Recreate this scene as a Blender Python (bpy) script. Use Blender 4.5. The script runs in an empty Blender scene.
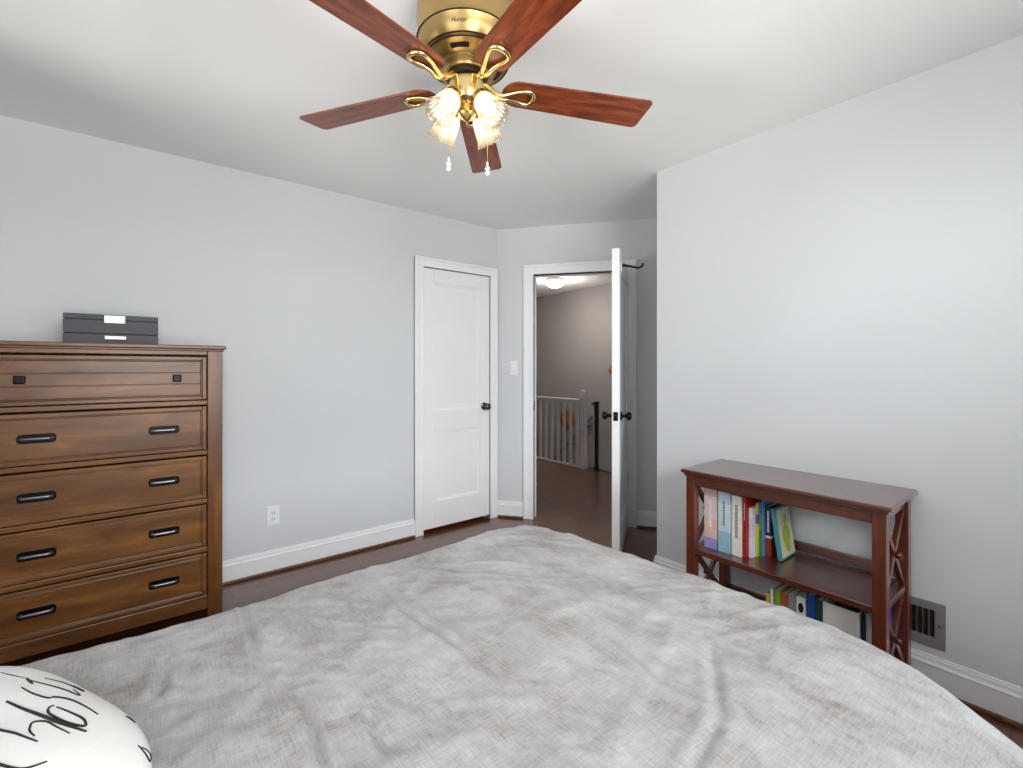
import bpy, bmesh, math, random
from mathutils import Vector, Matrix, noise
R = math.radians
PI = math.pi
C = bpy.context.scene.collection
scene = bpy.context.scene

# ------------------------------------------------------------------ camera, world, light, exposure
TH = 0.8969714
cam = bpy.data.cameras.new('camera')
cam_o = bpy.data.objects.new('camera', cam); C.objects.link(cam_o)
cam_o.location = (0, 0, 1.26658)
cam_o.rotation_euler = (PI / 2, 0, TH)
cam.sensor_width = 36.0
cam.lens = 465.58 / 1023 * 36.0
cam.shift_y = -16.6 / 1023
cam.clip_start = 0.02
scene.camera = cam_o

world = bpy.data.worlds.new('daylight'); scene.world = world
world.use_nodes = True
wb = world.node_tree.nodes['Background']
wb.inputs[0].default_value = (0.90, 0.95, 1.0, 1); wb.inputs[1].default_value = 0.3

def area(name, loc, rot, sx, sy, power, col):
    l = bpy.data.lights.new(name, 'AREA'); l.shape = 'RECTANGLE'; l.size = sx; l.size_y = sy
    l.energy = power; l.color = col
    o = bpy.data.objects.new(name, l); C.objects.link(o)
    o.location = loc; o.rotation_euler = rot
    return o
# daylight just outside the two windows behind and beside the camera, and the light the ground outside throws up through them
WN = (-0.55, 1.85, 0.70, 2.30)    # window in the near wall: y0 y1 z0 z1
WF = (-2.40, 0.85, 0.85, 2.30)    # window in the front wall behind the camera: x0 x1 z0 z1
DAY, SKY, GROUND = (1.0, 0.995, 0.985), (0.88, 0.945, 1.0), (1.0, 0.985, 0.955)
area('daylight_near_window', (1.28, 0.05, 1.60), (0, R(82), 0), 1.5, 1.1, 22, DAY)
area('daylight_near_window_foot_end', (1.28, 1.25, 1.60), (0, R(82), 0), 1.5, 1.1, 8.5, DAY)
area('daylight_front_window', (-0.05, -1.13, 1.65), (R(82), 0, 0), 1.3, 1.5, 11, DAY)
area('high_sky_near_window', (3.6, 0.2, 2.75), (0, R(76), 0), 0.9, 3.6, 124, SKY)
area('high_sky_front_window', (-0.8, -3.5, 2.75), (R(76), 0, 0), 3.6, 0.9, 14, SKY)
area('ground_light_near_window', (3.0, 0.65, -0.2), (0, R(128), 0), 2.2, 3.2, 145, GROUND)
area('ground_light_front_window', (-1.7, -2.9, -0.2), (R(128), 0, 0), 1.6, 2.2, 105, GROUND)

scene.view_settings.view_transform = 'Standard'
scene.view_settings.look = 'None'
scene.view_settings.gamma = 1.0
scene.view_settings.exposure = 1.0
try: scene.view_settings.use_curve_mapping = False
except Exception: pass
scene.cycles.max_bounces = 10
scene.cycles.diffuse_bounces = 6
scene.cycles.transparent_max_bounces = 12
scene.cycles.caustics_reflective = False
scene.cycles.caustics_refractive = False
scene.cycles.sample_clamp_indirect = 6.0

# ------------------------------------------------------------------ materials
def srgb(r, g, b):
    def f(c):
        c /= 255.0
        return c / 12.92 if c <= 0.04045 else ((c + 0.055) / 1.055) ** 2.4
    return (f(r), f(g), f(b), 1)

def base_mat(name):
    m = bpy.data.materials.new(name); m.use_nodes = True
    nt = m.node_tree
    return m, nt, nt.nodes['Principled BSDF']

def mat(name, col, rough=0.5, metal=0.0, var=0.06, scale=8.0, bump=0.0, bscale=60.0, spec=0.5):
    """plain paint / plastic / metal with a little tonal variation"""
    m, nt, b = base_mat(name)
    tc = nt.nodes.new('ShaderNodeTexCoord')
    n = nt.nodes.new('ShaderNodeTexNoise'); n.inputs['Scale'].default_value = scale; n.inputs['Detail'].default_value = 4
    nt.links.new(tc.outputs['Object'], n.inputs['Vector'])
    r = nt.nodes.new('ShaderNodeValToRGB')
    c0 = tuple(max(0, c * (1 - var)) for c in col[:3]) + (1,)
    c1 = tuple(min(1, c * (1 + var)) for c in col[:3]) + (1,)
    r.color_ramp.elements[0].position = 0.3; r.color_ramp.elements[1].position = 0.7
    r.color_ramp.elements[0].color = c0; r.color_ramp.elements[1].color = c1
    nt.links.new(n.outputs['Fac'], r.inputs['Fac'])
    nt.links.new(r.outputs['Color'], b.inputs['Base Color'])
    b.inputs['Roughness'].default_value = rough; b.inputs['Metallic'].default_value = metal
    b.inputs['Specular IOR Level'].default_value = spec
    if bump:
        n2 = nt.nodes.new('ShaderNodeTexNoise'); n2.inputs['Scale'].default_value = bscale
        nt.links.new(tc.outputs['Object'], n2.inputs['Vector'])
        bp = nt.nodes.new('ShaderNodeBump'); bp.inputs['Strength'].default_value = bump; bp.inputs['Distance'].default_value = 0.01
        nt.links.new(n2.outputs['Fac'], bp.inputs['Height']); nt.links.new(bp.outputs['Normal'], b.inputs['Normal'])
    return m

def wood(name, dark, mid, light, axis='Y', rough=0.35, scale=1.0, stretch=14.0, coat=0.0):
    m, nt, b = base_mat(name)
    tc = nt.nodes.new('ShaderNodeTexCoord')
    mp = nt.nodes.new('ShaderNodeMapping')
    s = [stretch * scale] * 3; s['XYZ'.index(axis)] = 1.3 * scale
    mp.inputs['Scale'].default_value = s
    nt.links.new(tc.outputs['Object'], mp.inputs['Vector'])
    n = nt.nodes.new('ShaderNodeTexNoise'); n.inputs['Scale'].default_value = 2.2; n.inputs['Detail'].default_value = 8
    n.inputs['Roughness'].default_value = 0.62; n.inputs['Distortion'].default_value = 0.6
    nt.links.new(mp.outputs['Vector'], n.inputs['Vector'])
    r = nt.nodes.new('ShaderNodeValToRGB')
    e = r.color_ramp.elements
    e[0].position = 0.28; e[0].color = dark; e[1].position = 0.72; e[1].color = light
    k = e.new(0.5); k.color = mid
    nt.links.new(n.outputs['Fac'], r.inputs['Fac'])
    nt.links.new(r.outputs['Color'], b.inputs['Base Color'])
    b.inputs['Roughness'].default_value = rough
    b.inputs['Coat Weight'].default_value = coat; b.inputs['Coat Roughness'].default_value = 0.3; b.inputs['Coat IOR'].default_value = 1.65
    bp = nt.nodes.new('ShaderNodeBump'); bp.inputs['Strength'].default_value = 0.05; bp.inputs['Distance'].default_value = 0.004
    nt.links.new(n.outputs['Fac'], bp.inputs['Height']); nt.links.new(bp.outputs['Normal'], b.inputs['Normal'])
    return m

def floor_mat():
    m, nt, b = base_mat('dark_oak_boards')
    tc = nt.nodes.new('ShaderNodeTexCoord')
    mp = nt.nodes.new('ShaderNodeMapping'); mp.inputs['Rotation'].default_value = (0, 0, R(90))
    nt.links.new(tc.outputs['Object'], mp.inputs['Vector'])
    br = nt.nodes.new('ShaderNodeTexBrick')
    br.inputs['Color1'].default_value = srgb(92, 50, 29); br.inputs['Color2'].default_value = srgb(114, 66, 38)
    br.inputs['Mortar'].default_value = srgb(30, 20, 15)
    br.inputs['Scale'].default_value = 1.0; br.inputs['Mortar Size'].default_value = 0.0012
    br.inputs['Brick Width'].default_value = 1.1; br.inputs['Row Height'].default_value = 0.06
    br.offset = 0.37
    nt.links.new(mp.outputs['Vector'], br.inputs['Vector'])
    mp2 = nt.nodes.new('ShaderNodeMapping'); mp2.inputs['Scale'].default_value = (30, 1.6, 1)
    nt.links.new(tc.outputs['Object'], mp2.inputs['Vector'])
    n = nt.nodes.new('ShaderNodeTexNoise'); n.inputs['Scale'].default_value = 2.0; n.inputs['Detail'].default_value = 6
    nt.links.new(mp2.outputs['Vector'], n.inputs['Vector'])
    mx = nt.nodes.new('ShaderNodeMix'); mx.data_type = 'RGBA'; mx.blend_type = 'MULTIPLY'
    mx.inputs[0].default_value = 0.6
    nt.links.new(br.outputs['Color'], mx.inputs[6])
    r = nt.nodes.new('ShaderNodeValToRGB'); r.color_ramp.elements[0].color = (0.5, 0.48, 0.46, 1); r.color_ramp.elements[1].color = (1, 1, 1, 1)
    r.color_ramp.elements[0].position = 0.3; r.color_ramp.elements[1].position = 0.65
    nt.links.new(n.outputs['Fac'], r.inputs['Fac']); nt.links.new(r.outputs['Color'], mx.inputs[7])
    nt.links.new(mx.outputs[2], b.inputs['Base Color'])
    b.inputs['Roughness'].default_value = 0.30
    b.inputs['Coat Weight'].default_value = 0.7; b.inputs['Coat Roughness'].default_value = 0.2; b.inputs['Coat IOR'].default_value = 1.5
    return m

def linen_mat():
    m, nt, b = base_mat('grey_linen')
    tc = nt.nodes.new('ShaderNodeTexCoord')
    def streak(sc, scale, detail=5):
        mp = nt.nodes.new('ShaderNodeMapping'); mp.inputs['Scale'].default_value = sc
        nt.links.new(tc.outputs['UV'], mp.inputs['Vector'])
        n = nt.nodes.new('ShaderNodeTexNoise'); n.inputs['Scale'].default_value = scale; n.inputs['Detail'].default_value = detail
        n.inputs['Roughness'].default_value = 0.65
        nt.links.new(mp.outputs['Vector'], n.inputs['Vector'])
        return n.outputs['Fac']
    a = streak((75, 7, 1), 4.0, 6); c = streak((7, 75, 1), 4.0, 6); big = streak((1.0, 1.6, 1), 4.5, 8)
    def math_(op, x, y):
        k = nt.nodes.new('ShaderNodeMath'); k.operation = op
        for i, v in enumerate((x, y)):
            if isinstance(v, float): k.inputs[i].default_value = v
            else: nt.links.new(v, k.inputs[i])
        return k.outputs[0]
    s = math_('ADD', math_('MULTIPLY', a, 0.26), math_('MULTIPLY', c, 0.26))
    s = math_('ADD', s, math_('MULTIPLY', big, 0.48))
    r = nt.nodes.new('ShaderNodeValToRGB'); e = r.color_ramp.elements
    e[0].position = 0.37; e[0].color = srgb(131, 126, 121); e[1].position = 0.61; e[1].color = srgb(184, 184, 186)
    k = e.new(0.47); k.color = srgb(163, 160, 158)
    nt.links.new(s, r.inputs['Fac']); nt.links.new(r.outputs['Color'], b.inputs['Base Color'])
    b.inputs['Roughness'].default_value = 0.9; b.inputs['Specular IOR Level'].default_value = 0.15
    bp = nt.nodes.new('ShaderNodeBump'); bp.inputs['Strength'].default_value = 0.5; bp.inputs['Distance'].default_value = 0.005
    nt.links.new(s, bp.inputs['Height']); nt.links.new(bp.outputs['Normal'], b.inputs['Normal'])
    return m

def shade_glass():
    m, nt, b = base_mat('ribbed_frosted_glass')
    out = nt.nodes['Material Output']
    nt.nodes.remove(b)
    tl = nt.nodes.new('ShaderNodeBsdfTranslucent'); tl.inputs[0].default_value = (0.80, 0.74, 0.62, 1)
    tp = nt.nodes.new('ShaderNodeBsdfTransparent'); tp.inputs[0].default_value = (1, 0.97, 0.9, 1)
    gl = nt.nodes.new('ShaderNodeBsdfGlossy'); gl.inputs['Roughness'].default_value = 0.15
    n = nt.nodes.new('ShaderNodeTexNoise'); n.inputs['Scale'].default_value = 40
    a = nt.nodes.new('ShaderNodeMixShader'); a.inputs[0].default_value = 0.48
    nt.links.new(tl.outputs[0], a.inputs[1]); nt.links.new(tp.outputs[0], a.inputs[2])
    c = nt.nodes.new('ShaderNodeMixShader'); c.inputs[0].default_value = 0.10
    nt.links.new(a.outputs[0], c.inputs[1]); nt.links.new(gl.outputs[0], c.inputs[2])
    nt.links.new(c.outputs[0], out.inputs[0])
    return m

def pane_glass():
    m, nt, b = base_mat('window_glass')
    out = nt.nodes['Material Output']; nt.nodes.remove(b)
    tp = nt.nodes.new('ShaderNodeBsdfTransparent'); gl = nt.nodes.new('ShaderNodeBsdfGlossy'); gl.inputs['Roughness'].default_value = 0.02
    fr = nt.nodes.new('ShaderNodeFresnel'); fr.inputs['IOR'].default_value = 1.45
    a = nt.nodes.new('ShaderNodeMixShader')
    nt.links.new(fr.outputs[0], a.inputs[0]); nt.links.new(tp.outputs[0], a.inputs[1]); nt.links.new(gl.outputs[0], a.inputs[2])
    nt.links.new(a.outputs[0], out.inputs[0])
    return m

def emit(name, col, s):
    m, nt, b = base_mat(name)
    b.inputs['Base Color'].default_value = col
    b.inputs['Emission Color'].default_value = col; b.inputs['Emission Strength'].default_value = s
    return m

def bands(name, rows, axis='Z', rough=0.45):
    """colour bands along an axis of the thing's own bounding box; rows = [(start, colour), ...]"""
    m, nt, b = base_mat(name)
    tc = nt.nodes.new('ShaderNodeTexCoord'); sp = nt.nodes.new('ShaderNodeSeparateXYZ')
    n = nt.nodes.new('ShaderNodeTexNoise'); n.inputs['Scale'].default_value = 7; n.inputs['Detail'].default_value = 3
    nt.links.new(tc.outputs['Generated'], n.inputs['Vector'])
    nt.links.new(tc.outputs['Generated'], sp.inputs[0])
    r = nt.nodes.new('ShaderNodeValToRGB'); r.color_ramp.interpolation = 'CONSTANT'
    e = r.color_ramp.elements
    e[0].position = rows[0][0]; e[0].color = rows[0][1]
    if len(rows) > 1:
        e[1].position = rows[1][0]; e[1].color = rows[1][1]
    else: e.remove(e[1])
    for p, c in rows[2:]:
        k = e.new(p); k.color = c
    nt.links.new(sp.outputs['XYZ'.index(axis)], r.inputs['Fac'])
    mx = nt.nodes.new('ShaderNodeMix'); mx.data_type = 'RGBA'; mx.blend_type = 'MULTIPLY'; mx.inputs[0].default_value = 0.35
    nt.links.new(r.outputs['Color'], mx.inputs[6]); 
    r2 = nt.nodes.new('ShaderNodeValToRGB'); r2.color_ramp.elements[0].color = (0.6, 0.6, 0.62, 1); r2.color_ramp.elements[0].position = 0.35; r2.color_ramp.elements[1].position = 0.6
    nt.links.new(n.outputs['Fac'], r2.inputs['Fac']); nt.links.new(r2.outputs['Color'], mx.inputs[7])
    nt.links.new(mx.outputs[2], b.inputs['Base Color']); b.inputs['Roughness'].default_value = rough
    return m

M = dict(
    wall=mat('pale_blue_wall_paint', srgb(214, 217, 219), 0.75, var=0.012, scale=2, bump=0.03, bscale=180, spec=0.25),
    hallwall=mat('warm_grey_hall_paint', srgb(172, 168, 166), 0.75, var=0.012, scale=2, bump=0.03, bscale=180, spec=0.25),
    ceil=mat('matt_ceiling_paint', srgb(238, 238, 236), 0.85, var=0.01, scale=2, spec=0.2),
    trim=mat('white_gloss_trim_paint', srgb(242, 242, 243), 0.38, var=0.01, scale=5),
    floor=floor_mat(),
    shoe=wood('stained_shoe_moulding', srgb(70, 46, 30), srgb(98, 68, 46), srgb(120, 86, 60), 'Y', 0.4),
    dresser=wood('walnut_stained_wood', srgb(72, 43, 20), srgb(110, 70, 34), srgb(142, 97, 50), 'Y', 0.34, 0.7, 7),
    dresserv=wood('walnut_stained_upright', srgb(70, 42, 20), srgb(104, 65, 33), srgb(130, 86, 45), 'Z', 0.34, 0.7, 7),
    shelf=wood('mahogany_stained_wood', srgb(54, 22, 14), srgb(84, 36, 22), srgb(104, 48, 28), 'X', 0.24, 1, 9, 1.0),
    shelfv=wood('mahogany_stained_upright', srgb(58, 24, 14), srgb(92, 42, 24), srgb(112, 54, 32), 'Z', 0.24, 1, 9, 0.5),
    blade=wood('rosewood_blade', srgb(74, 28, 13), srgb(124, 56, 29), srgb(154, 82, 46), 'X', 0.30, 3.0, 7),
    gate=mat('dark_bronze_metal', srgb(38, 30, 26), 0.4, 0.2),
    black=mat('oil_rubbed_black_metal', srgb(26, 25, 25), 0.32, 0.85),
    pull=mat('gunmetal_pull', srgb(128, 130, 136), 0.3, 0.9),
    pewter=mat('aged_pewter', srgb(96, 92, 88), 0.25, 0.9),
    brass=mat('antique_brass', srgb(190, 162, 108), 0.34, 1.0, var=0.10, scale=5),
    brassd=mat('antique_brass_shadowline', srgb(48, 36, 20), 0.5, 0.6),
    brassl=mat('polished_brass', srgb(226, 200, 140), 0.22, 1.0, var=0.04),
    steel=mat('satin_steel', srgb(158, 157, 152), 0.42, 1.0),
    vent=mat('grey_painted_steel', srgb(142, 138, 134), 0.45, 0.2),
    dark=mat('dark_void', srgb(14, 13, 13), 0.9),
    box=mat('charcoal_leatherette', srgb(66, 66, 72), 0.55, var=0.05, scale=40, bump=0.1, bscale=300),
    boxline=mat('charcoal_seam', srgb(30, 30, 33), 0.7),
    linen=linen_mat(),
    sheet=mat('white_mattress_ticking', srgb(220, 218, 214), 0.9),
    pillow=mat('white_cotton', srgb(224, 222, 219), 0.9, var=0.02, scale=30, bump=0.12, bscale=500, spec=0.15),
    ink=mat('black_script_ink', srgb(20, 20, 22), 0.7),
    glass=shade_glass(), pane=pane_glass(),
    bulb=emit('warm_bulb', (1.0, 0.88, 0.68, 1), 6.0),
    dome=emit('lit_dome_glass', (1.0, 0.88, 0.66, 1), 0.42),
    plate=mat('white_plastic', srgb(238, 238, 238), 0.35, var=0.005),
    paper=mat('book_paper', srgb(226, 220, 206), 0.85, var=0.04, scale=60),
    white=mat('white_board', srgb(228, 226, 222), 0.5, var=0.02),
    wicker=mat('orange_brown_straw', srgb(168, 100, 48), 0.7, var=0.2, scale=60, bump=0.3, bscale=120),
    band=mat('dark_brown_band', srgb(60, 32, 20), 0.7),
    boss=mat('copper_brown_boss', srgb(120, 66, 40), 0.2, 0.7),
    bead=mat('clear_bead', srgb(230, 226, 215), 0.15),
)

# ------------------------------------------------------------------ mesh helpers
class MB:
    def __init__(s): s.bm = bmesh.new()
    def _add(s, verts, faces, smooth=False):
        vs = [s.bm.verts.new(v) for v in verts]
        for f in faces:
            try:
                fc = s.bm.faces.new([vs[i] for i in f]); fc.smooth = smooth
            except ValueError: pass
        return s
    def box(s, x0, x1, y0, y1, z0, z1, mtx=None):
        v = [Vector((x, y, z)) for x in (x0, x1) for y in (y0, y1) for z in (z0, z1)]
        if mtx is not None: v = [mtx @ p for p in v]
        return s._add(v, [(0, 1, 3, 2), (4, 6, 7, 5), (0, 4, 5, 1), (2, 3, 7, 6), (0, 2, 6, 4), (1, 5, 7, 3)])
    def prism(s, poly, z0, z1, mtx=None):
        n = len(poly)
        v = [Vector((p[0], p[1], z0)) for p in poly] + [Vector((p[0], p[1], z1)) for p in poly]
        if mtx is not None: v = [mtx @ p for p in v]
        return s._add(v, [tuple(range(n - 1, -1, -1)), tuple(range(n, 2 * n))] + [(i, (i + 1) % n, (i + 1) % n + n, i + n) for i in range(n)])
    def tube(s, pts, r, seg=10, closed=False, caps=True, flat=None):
        pts = [Vector(p) for p in pts]; n = len(pts)
        rr = r if isinstance(r, (list, tuple)) else [r] * n
        rings = []; up = None
        for i in range(n):
            if closed: t = pts[(i + 1) % n] - pts[i - 1]
            else: t = pts[min(i + 1, n - 1)] - pts[max(i - 1, 0)]
            t.normalize()
            if up is None:
                up = Vector((0, 0, 1)) if abs(t.z) < 0.9 else Vector((1, 0, 0))
            a = t.cross(up).normalized(); b = a.cross(t).normalized()
            if flat is None: up = b
            k = flat if flat else 1.0
            rings.append([pts[i] + (a * math.cos(2 * PI * j / seg) + b * math.sin(2 * PI * j / seg) * k) * rr[i] for j in range(seg)])
        v = [p for rg in rings for p in rg]
        f = []
        for i in range(n if closed else n - 1):
            i2 = (i + 1) % n
            for j in range(seg):
                j2 = (j + 1) % seg
                f.append((i * seg + j, i * seg + j2, i2 * seg + j2, i2 * seg + j))
        if caps and not closed:
            f.append(tuple(range(seg - 1, -1, -1))); f.append(tuple((n - 1) * seg + j for j in range(seg)))
        return s._add(v, f, True)
    def lathe(s, prof, seg=32, mtx=None, ripple=None, cap=True):
        """prof: (radius, z) list, turned about Z"""
        v = []; f = []
        n = len(prof)
        for i, (r, z) in enumerate(prof):
            for j in range(seg):
                a = 2 * PI * j / seg
                k = r; zz = z
                if ripple: k, zz = ripple(r, z, a, i / (n - 1))
                p = Vector((k * math.cos(a), k * math.sin(a), zz))
                v.append(mtx @ p if mtx is not None else p)
        for i in range(n - 1):
            for j in range(seg):
                j2 = (j + 1) % seg
                f.append((i * seg + j, i * seg + j2, (i + 1) * seg + j2, (i + 1) * seg + j))
        if cap:
            f.append(tuple(range(seg - 1, -1, -1))); f.append(tuple((n - 1) * seg + j for j in range(seg)))
        return s._add(v, f, True)
    def build(s, name, m, parent=None, bevel=0.0, smooth_angle=None, local=False, segs=2):
        bmesh.ops.recalc_face_normals(s.bm, faces=s.bm.faces)
        if parent is not None and not local:
            off = world_loc(parent)
            for v in s.bm.verts: v.co -= off
        me = bpy.data.meshes.new(name); s.bm.to_mesh(me); s.bm.free()
        me.materials.append(m)
        o = bpy.data.objects.new(name, me); C.objects.link(o)
        if parent is not None: o.parent = parent
        if smooth_angle is not None:
            for p in me.polygons: p.use_smooth = True
            try: me.set_sharp_from_angle(angle=R(smooth_angle))
            except Exception: pass
        else:
            if any(p.use_smooth for p in me.polygons):
                try: me.set_sharp_from_angle(angle=R(40))
                except Exception: pass
        if bevel:
            md = o.modifiers.new('edge', 'BEVEL'); md.width = bevel; md.segments = segs; md.limit_method = 'ANGLE'; md.angle_limit = R(35)
        return o

def world_loc(o):
    p = Vector(o.location)
    while o.parent is not None:
        o = o.parent; p += o.location
    return p

def tag(o, label, cat, group=None, kind=None):
    o['label'] = label; o['category'] = cat
    if group: o['group'] = group
    if kind: o['kind'] = kind
    return o
def thing(name, label, cat, loc, group=None):
    o = bpy.data.objects.new(name, None); C.objects.link(o); o.location = loc; o.empty_display_size = 0.05
    return tag(o, label, cat, group)
def struct(o, label=None):
    o['kind'] = 'structure'
    if label: o['label'] = label
    return o
def copy_tree(o, parent=None):
    c = o.copy(); C.objects.link(c)
    if parent is not None: c.parent = parent
    for ch in [x for x in o.children]: copy_tree(ch, c)
    return c

# ------------------------------------------------------------------ room shell
H = 2.44
XL, YR = -3.175, 2.432            # left wall face, right wall face
XN, YF = 1.05, -0.90              # near wall face, front wall face
C1 = Vector((XL, 2.377, 0)); T = Vector((0.78937, 0.61391, 0)); N = Vector((-0.61391, 0.78937, 0))   # entry wall: along, outward
C2X = -1.643
HX0, HY1, HYN = -5.86, 5.20, 1.20
def W(s, o=0.0): p = C1 + T * s + N * o; return (p.x, p.y)
S_END = (C2X - XL) / T.x

struct(MB().box(HX0, XN, YF, 4.43, -0.12, 0.0).build('floor', M['floor']), 'dark brown oak strip floor')
struct(MB().box(HX0 - 0.1, XN + 0.1, YF - 0.1, HY1 + 0.1, H, H + 0.1).build('ceiling', M['ceil']), 'white ceiling')

CY0, CY1, CZ = 1.672, 2.296, 2.030      # closet opening
b = MB(); b.box(XL - 0.11, XL, YF - 0.1, CY0, 0, H); b.box(XL - 0.11, XL, CY0, CY1, CZ, H)
b.prism([(XL, CY1), (XL, C1.y), W(0, 0.11), (XL - 0.11, CY1)], 0, H)
struct(b.build('wall_left', M['wall']), 'pale blue wall behind the chest of drawers')
DS0, DS1, DZ = 0.317, 1.066, 2.040      # doorway opening along the entry wall
b = MB()
b.prism([W(0), W(DS0), W(DS0, 0.11), W(0, 0.11)], 0, H)
b.prism([W(DS0), W(DS1), W(DS1, 0.11), W(DS0, 0.11)], DZ, H)
b.prism([W(DS1), W(S_END), W(S_END, 0.11), W(DS1, 0.11)], 0, H)
struct(b.build('wall_back', M['wall']), 'pale blue entry wall with the doorway')
b = MB(); b.box(C2X, XN + 0.1, YR, YR + 0.11, 0, H); b.box(C2X, C2X + 0.11, YR + 0.11, HY1, 0, H)
struct(b.build('wall_right', M['wall']), 'pale blue wall behind the bookcase')
b = MB(); b.box(XN, XN + 0.1, YF - 0.1, WN[0], 0, H); b.box(XN, XN + 0.1, WN[1], YR, 0, H)
b.box(XN, XN + 0.1, WN[0], WN[1], 0, WN[2]); b.box(XN, XN + 0.1, WN[0], WN[1], WN[3], H)
struct(b.build('wall_near', M['wall']))
b = MB(); b.box(XL, WF[0], YF - 0.1, YF, 0, H); b.box(WF[1], XN, YF - 0.1, YF, 0, H)
b.box(WF[0], WF[1], YF - 0.1, YF, 0, WF[2]); b.box(WF[0], WF[1], YF - 0.1, YF, WF[3], H)
struct(b.build('wall_front', M['wall']))
# hall and stairwell
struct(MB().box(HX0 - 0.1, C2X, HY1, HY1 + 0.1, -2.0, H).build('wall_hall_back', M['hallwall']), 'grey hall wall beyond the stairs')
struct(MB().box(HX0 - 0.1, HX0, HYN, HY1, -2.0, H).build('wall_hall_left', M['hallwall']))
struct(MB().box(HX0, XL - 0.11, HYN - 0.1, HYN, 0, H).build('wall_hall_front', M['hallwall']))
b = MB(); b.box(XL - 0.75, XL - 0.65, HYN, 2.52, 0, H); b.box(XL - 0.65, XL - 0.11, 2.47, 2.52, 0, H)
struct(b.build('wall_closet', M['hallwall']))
b = MB(); b.box(HX0, C2X, 4.38, 4.43, -2.0, -0.12); b.box(HX0, C2X, 4.43, HY1, -2.0, -1.9)
struct(b.build('trim_stairwell', M['trim']))
struct(MB().box(HX0, C2X, 4.40, 4.455, -0.035, 0.004).build('trim_stair_nosing', M['gate'], bevel=0.004), 'dark wood nosing at the edge of the stair opening')

# baseboards: board, cap, and the stained shoe moulding along the floor
def base_run(name, pts_in, label):
    """pts_in: (start, end, normal into room) in plan"""
    b = MB(); sh = MB()
    for p, q, n in pts_in:
        p = Vector((p[0], p[1])); q = Vector((q[0], q[1])); n = Vector(n).normalized()
        def strip(mb, d0, d1, z0, z1):
            a = p + n * d0; c = q + n * d0; d = q + n * d1; e = p + n * d1
            mb.prism([tuple(a), tuple(c), tuple(d), tuple(e)], z0, z1)
        strip(b, 0, 0.014, 0, 0.112); strip(b, 0, 0.018, 0.100, 0.108); strip(b, 0, 0.010, 0.112, 0.128); strip(b, 0, 0.006, 0.128, 0.137)
        strip(sh, 0.0145, 0.028, 0.0, 0.019)
    o = struct(b.build(name, M['trim'], bevel=0.002), label)
    s = sh.build('shoe_moulding', M['shoe'], bevel=0.005); s.parent = o
    s['label'] = 'brown stained shoe moulding'
    return o
CS = 0.07                                # casing width
base_run('baseboard_left', [((XL, YF), (XL, CY0 - CS), (1, 0))], 'white baseboard along the left wall')
base_run('baseboard_back', [(W(0.0), W(DS0 - 0.086), (-N.x, -N.y)), (W(DS1 + 0.086), W(S_END), (-N.x, -N.y))], 'white baseboard on the entry wall')
base_run('baseboard_right', [((C2X, YR), (XN, YR), (0, -1)), ((C2X, YR - 0.014), (C2X, 3.58), (-1, 0))], 'white baseboard below the bookcase wall')
base_run('baseboard_near', [((XN, YF), (XN, YR), (-1, 0))], 'white baseboard below the window')
base_run('baseboard_front', [((XL, YF), (XN, YF), (0, 1))], 'white baseboard at the head of the bed')

# casings
def casing_box(mb, p, d0, d1, u0, u1, z0, z1):
    """p(u, o): plan point; d = out from the wall"""
    mb.prism([p(u0, -d0), p(u1, -d0), p(u1, -d1), p(u0, -d1)], z0, z1)
def casing(name, p, u0, u1, ztop, w, depth, label):
    mb = MB()
    for a, c in ((u0 - w, u0), (u1, u1 + w)):
        casing_box(mb, p, 0, 0.016, a, c, 0, ztop + w)
    casing_box(mb, p, 0, 0.016, u0, u1, ztop, ztop + w)
    # raised back band on the outer edge and a bead on the inner edge
    bw = 0.02
    casing_box(mb, p, 0, 0.026, u0 - w, u0 - w + bw, 0, ztop + w); casing_box(mb, p, 0, 0.026, u1 + w - bw, u1 + w, 0, ztop + w)
    casing_box(mb, p, 0, 0.026, u0 - w + bw, u1 + w - bw, ztop + w - bw, ztop + w)
    casing_box(mb, p, 0, 0.021, u0 - 0.012, u0, 0, ztop + 0.012); casing_box(mb, p, 0, 0.021, u1, u1 + 0.012, 0, ztop + 0.012)
    casing_box(mb, p, 0, 0.021, u0, u1, ztop, ztop + 0.012)
    # jamb lining
    casing_box(mb, p, 0.0, -depth, u0 - 0.006, u0, 0, ztop); casing_box(mb, p, 0.0, -depth, u1, u1 + 0.006, 0, ztop)
    casing_box(mb, p, 0.0, -depth, u0, u1, ztop, ztop + 0.006)
    # stops
    casing_box(mb, p, -0.052, -0.085, u0, u0 + 0.010, 0, ztop); casing_box(mb, p, -0.052, -0.085, u1 - 0.010, u1, 0, ztop)
    casing_box(mb, p, -0.052, -0.085, u0, u1, ztop - 0.010, ztop)
    return struct(mb.build(name, M['trim'], bevel=0.003), label)
pl = lambda u, o: (XL - o, u)           # o>0 goes behind the wall
t1 = casing('trim_1', pl, CY0, CY1, CZ, 0.072, 0.11, 'white moulded casing round the closet door')
t2 = casing('trim_2', lambda u, o: W(u, o), DS0, DS1, DZ, 0.082, 0.11, 'white moulded casing round the open doorway')
mb = MB()
Wm = Matrix(((T.x, N.x, 0, C1.x), (T.y, N.y, 0, C1.y), (0, 0, 1, 0), (0, 0, 0, 1)))     # (s, out, z) -> room
mb.box(DS0 - 0.001, DS0 + 0.003, 0.004, 0.040, 0.905, 0.985, Wm)
sp_ = mb.build('strike_plate', M['black'], bevel=0.001); sp_.parent = t2; sp_['label'] = 'dark strike plate on the left jamb'

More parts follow.
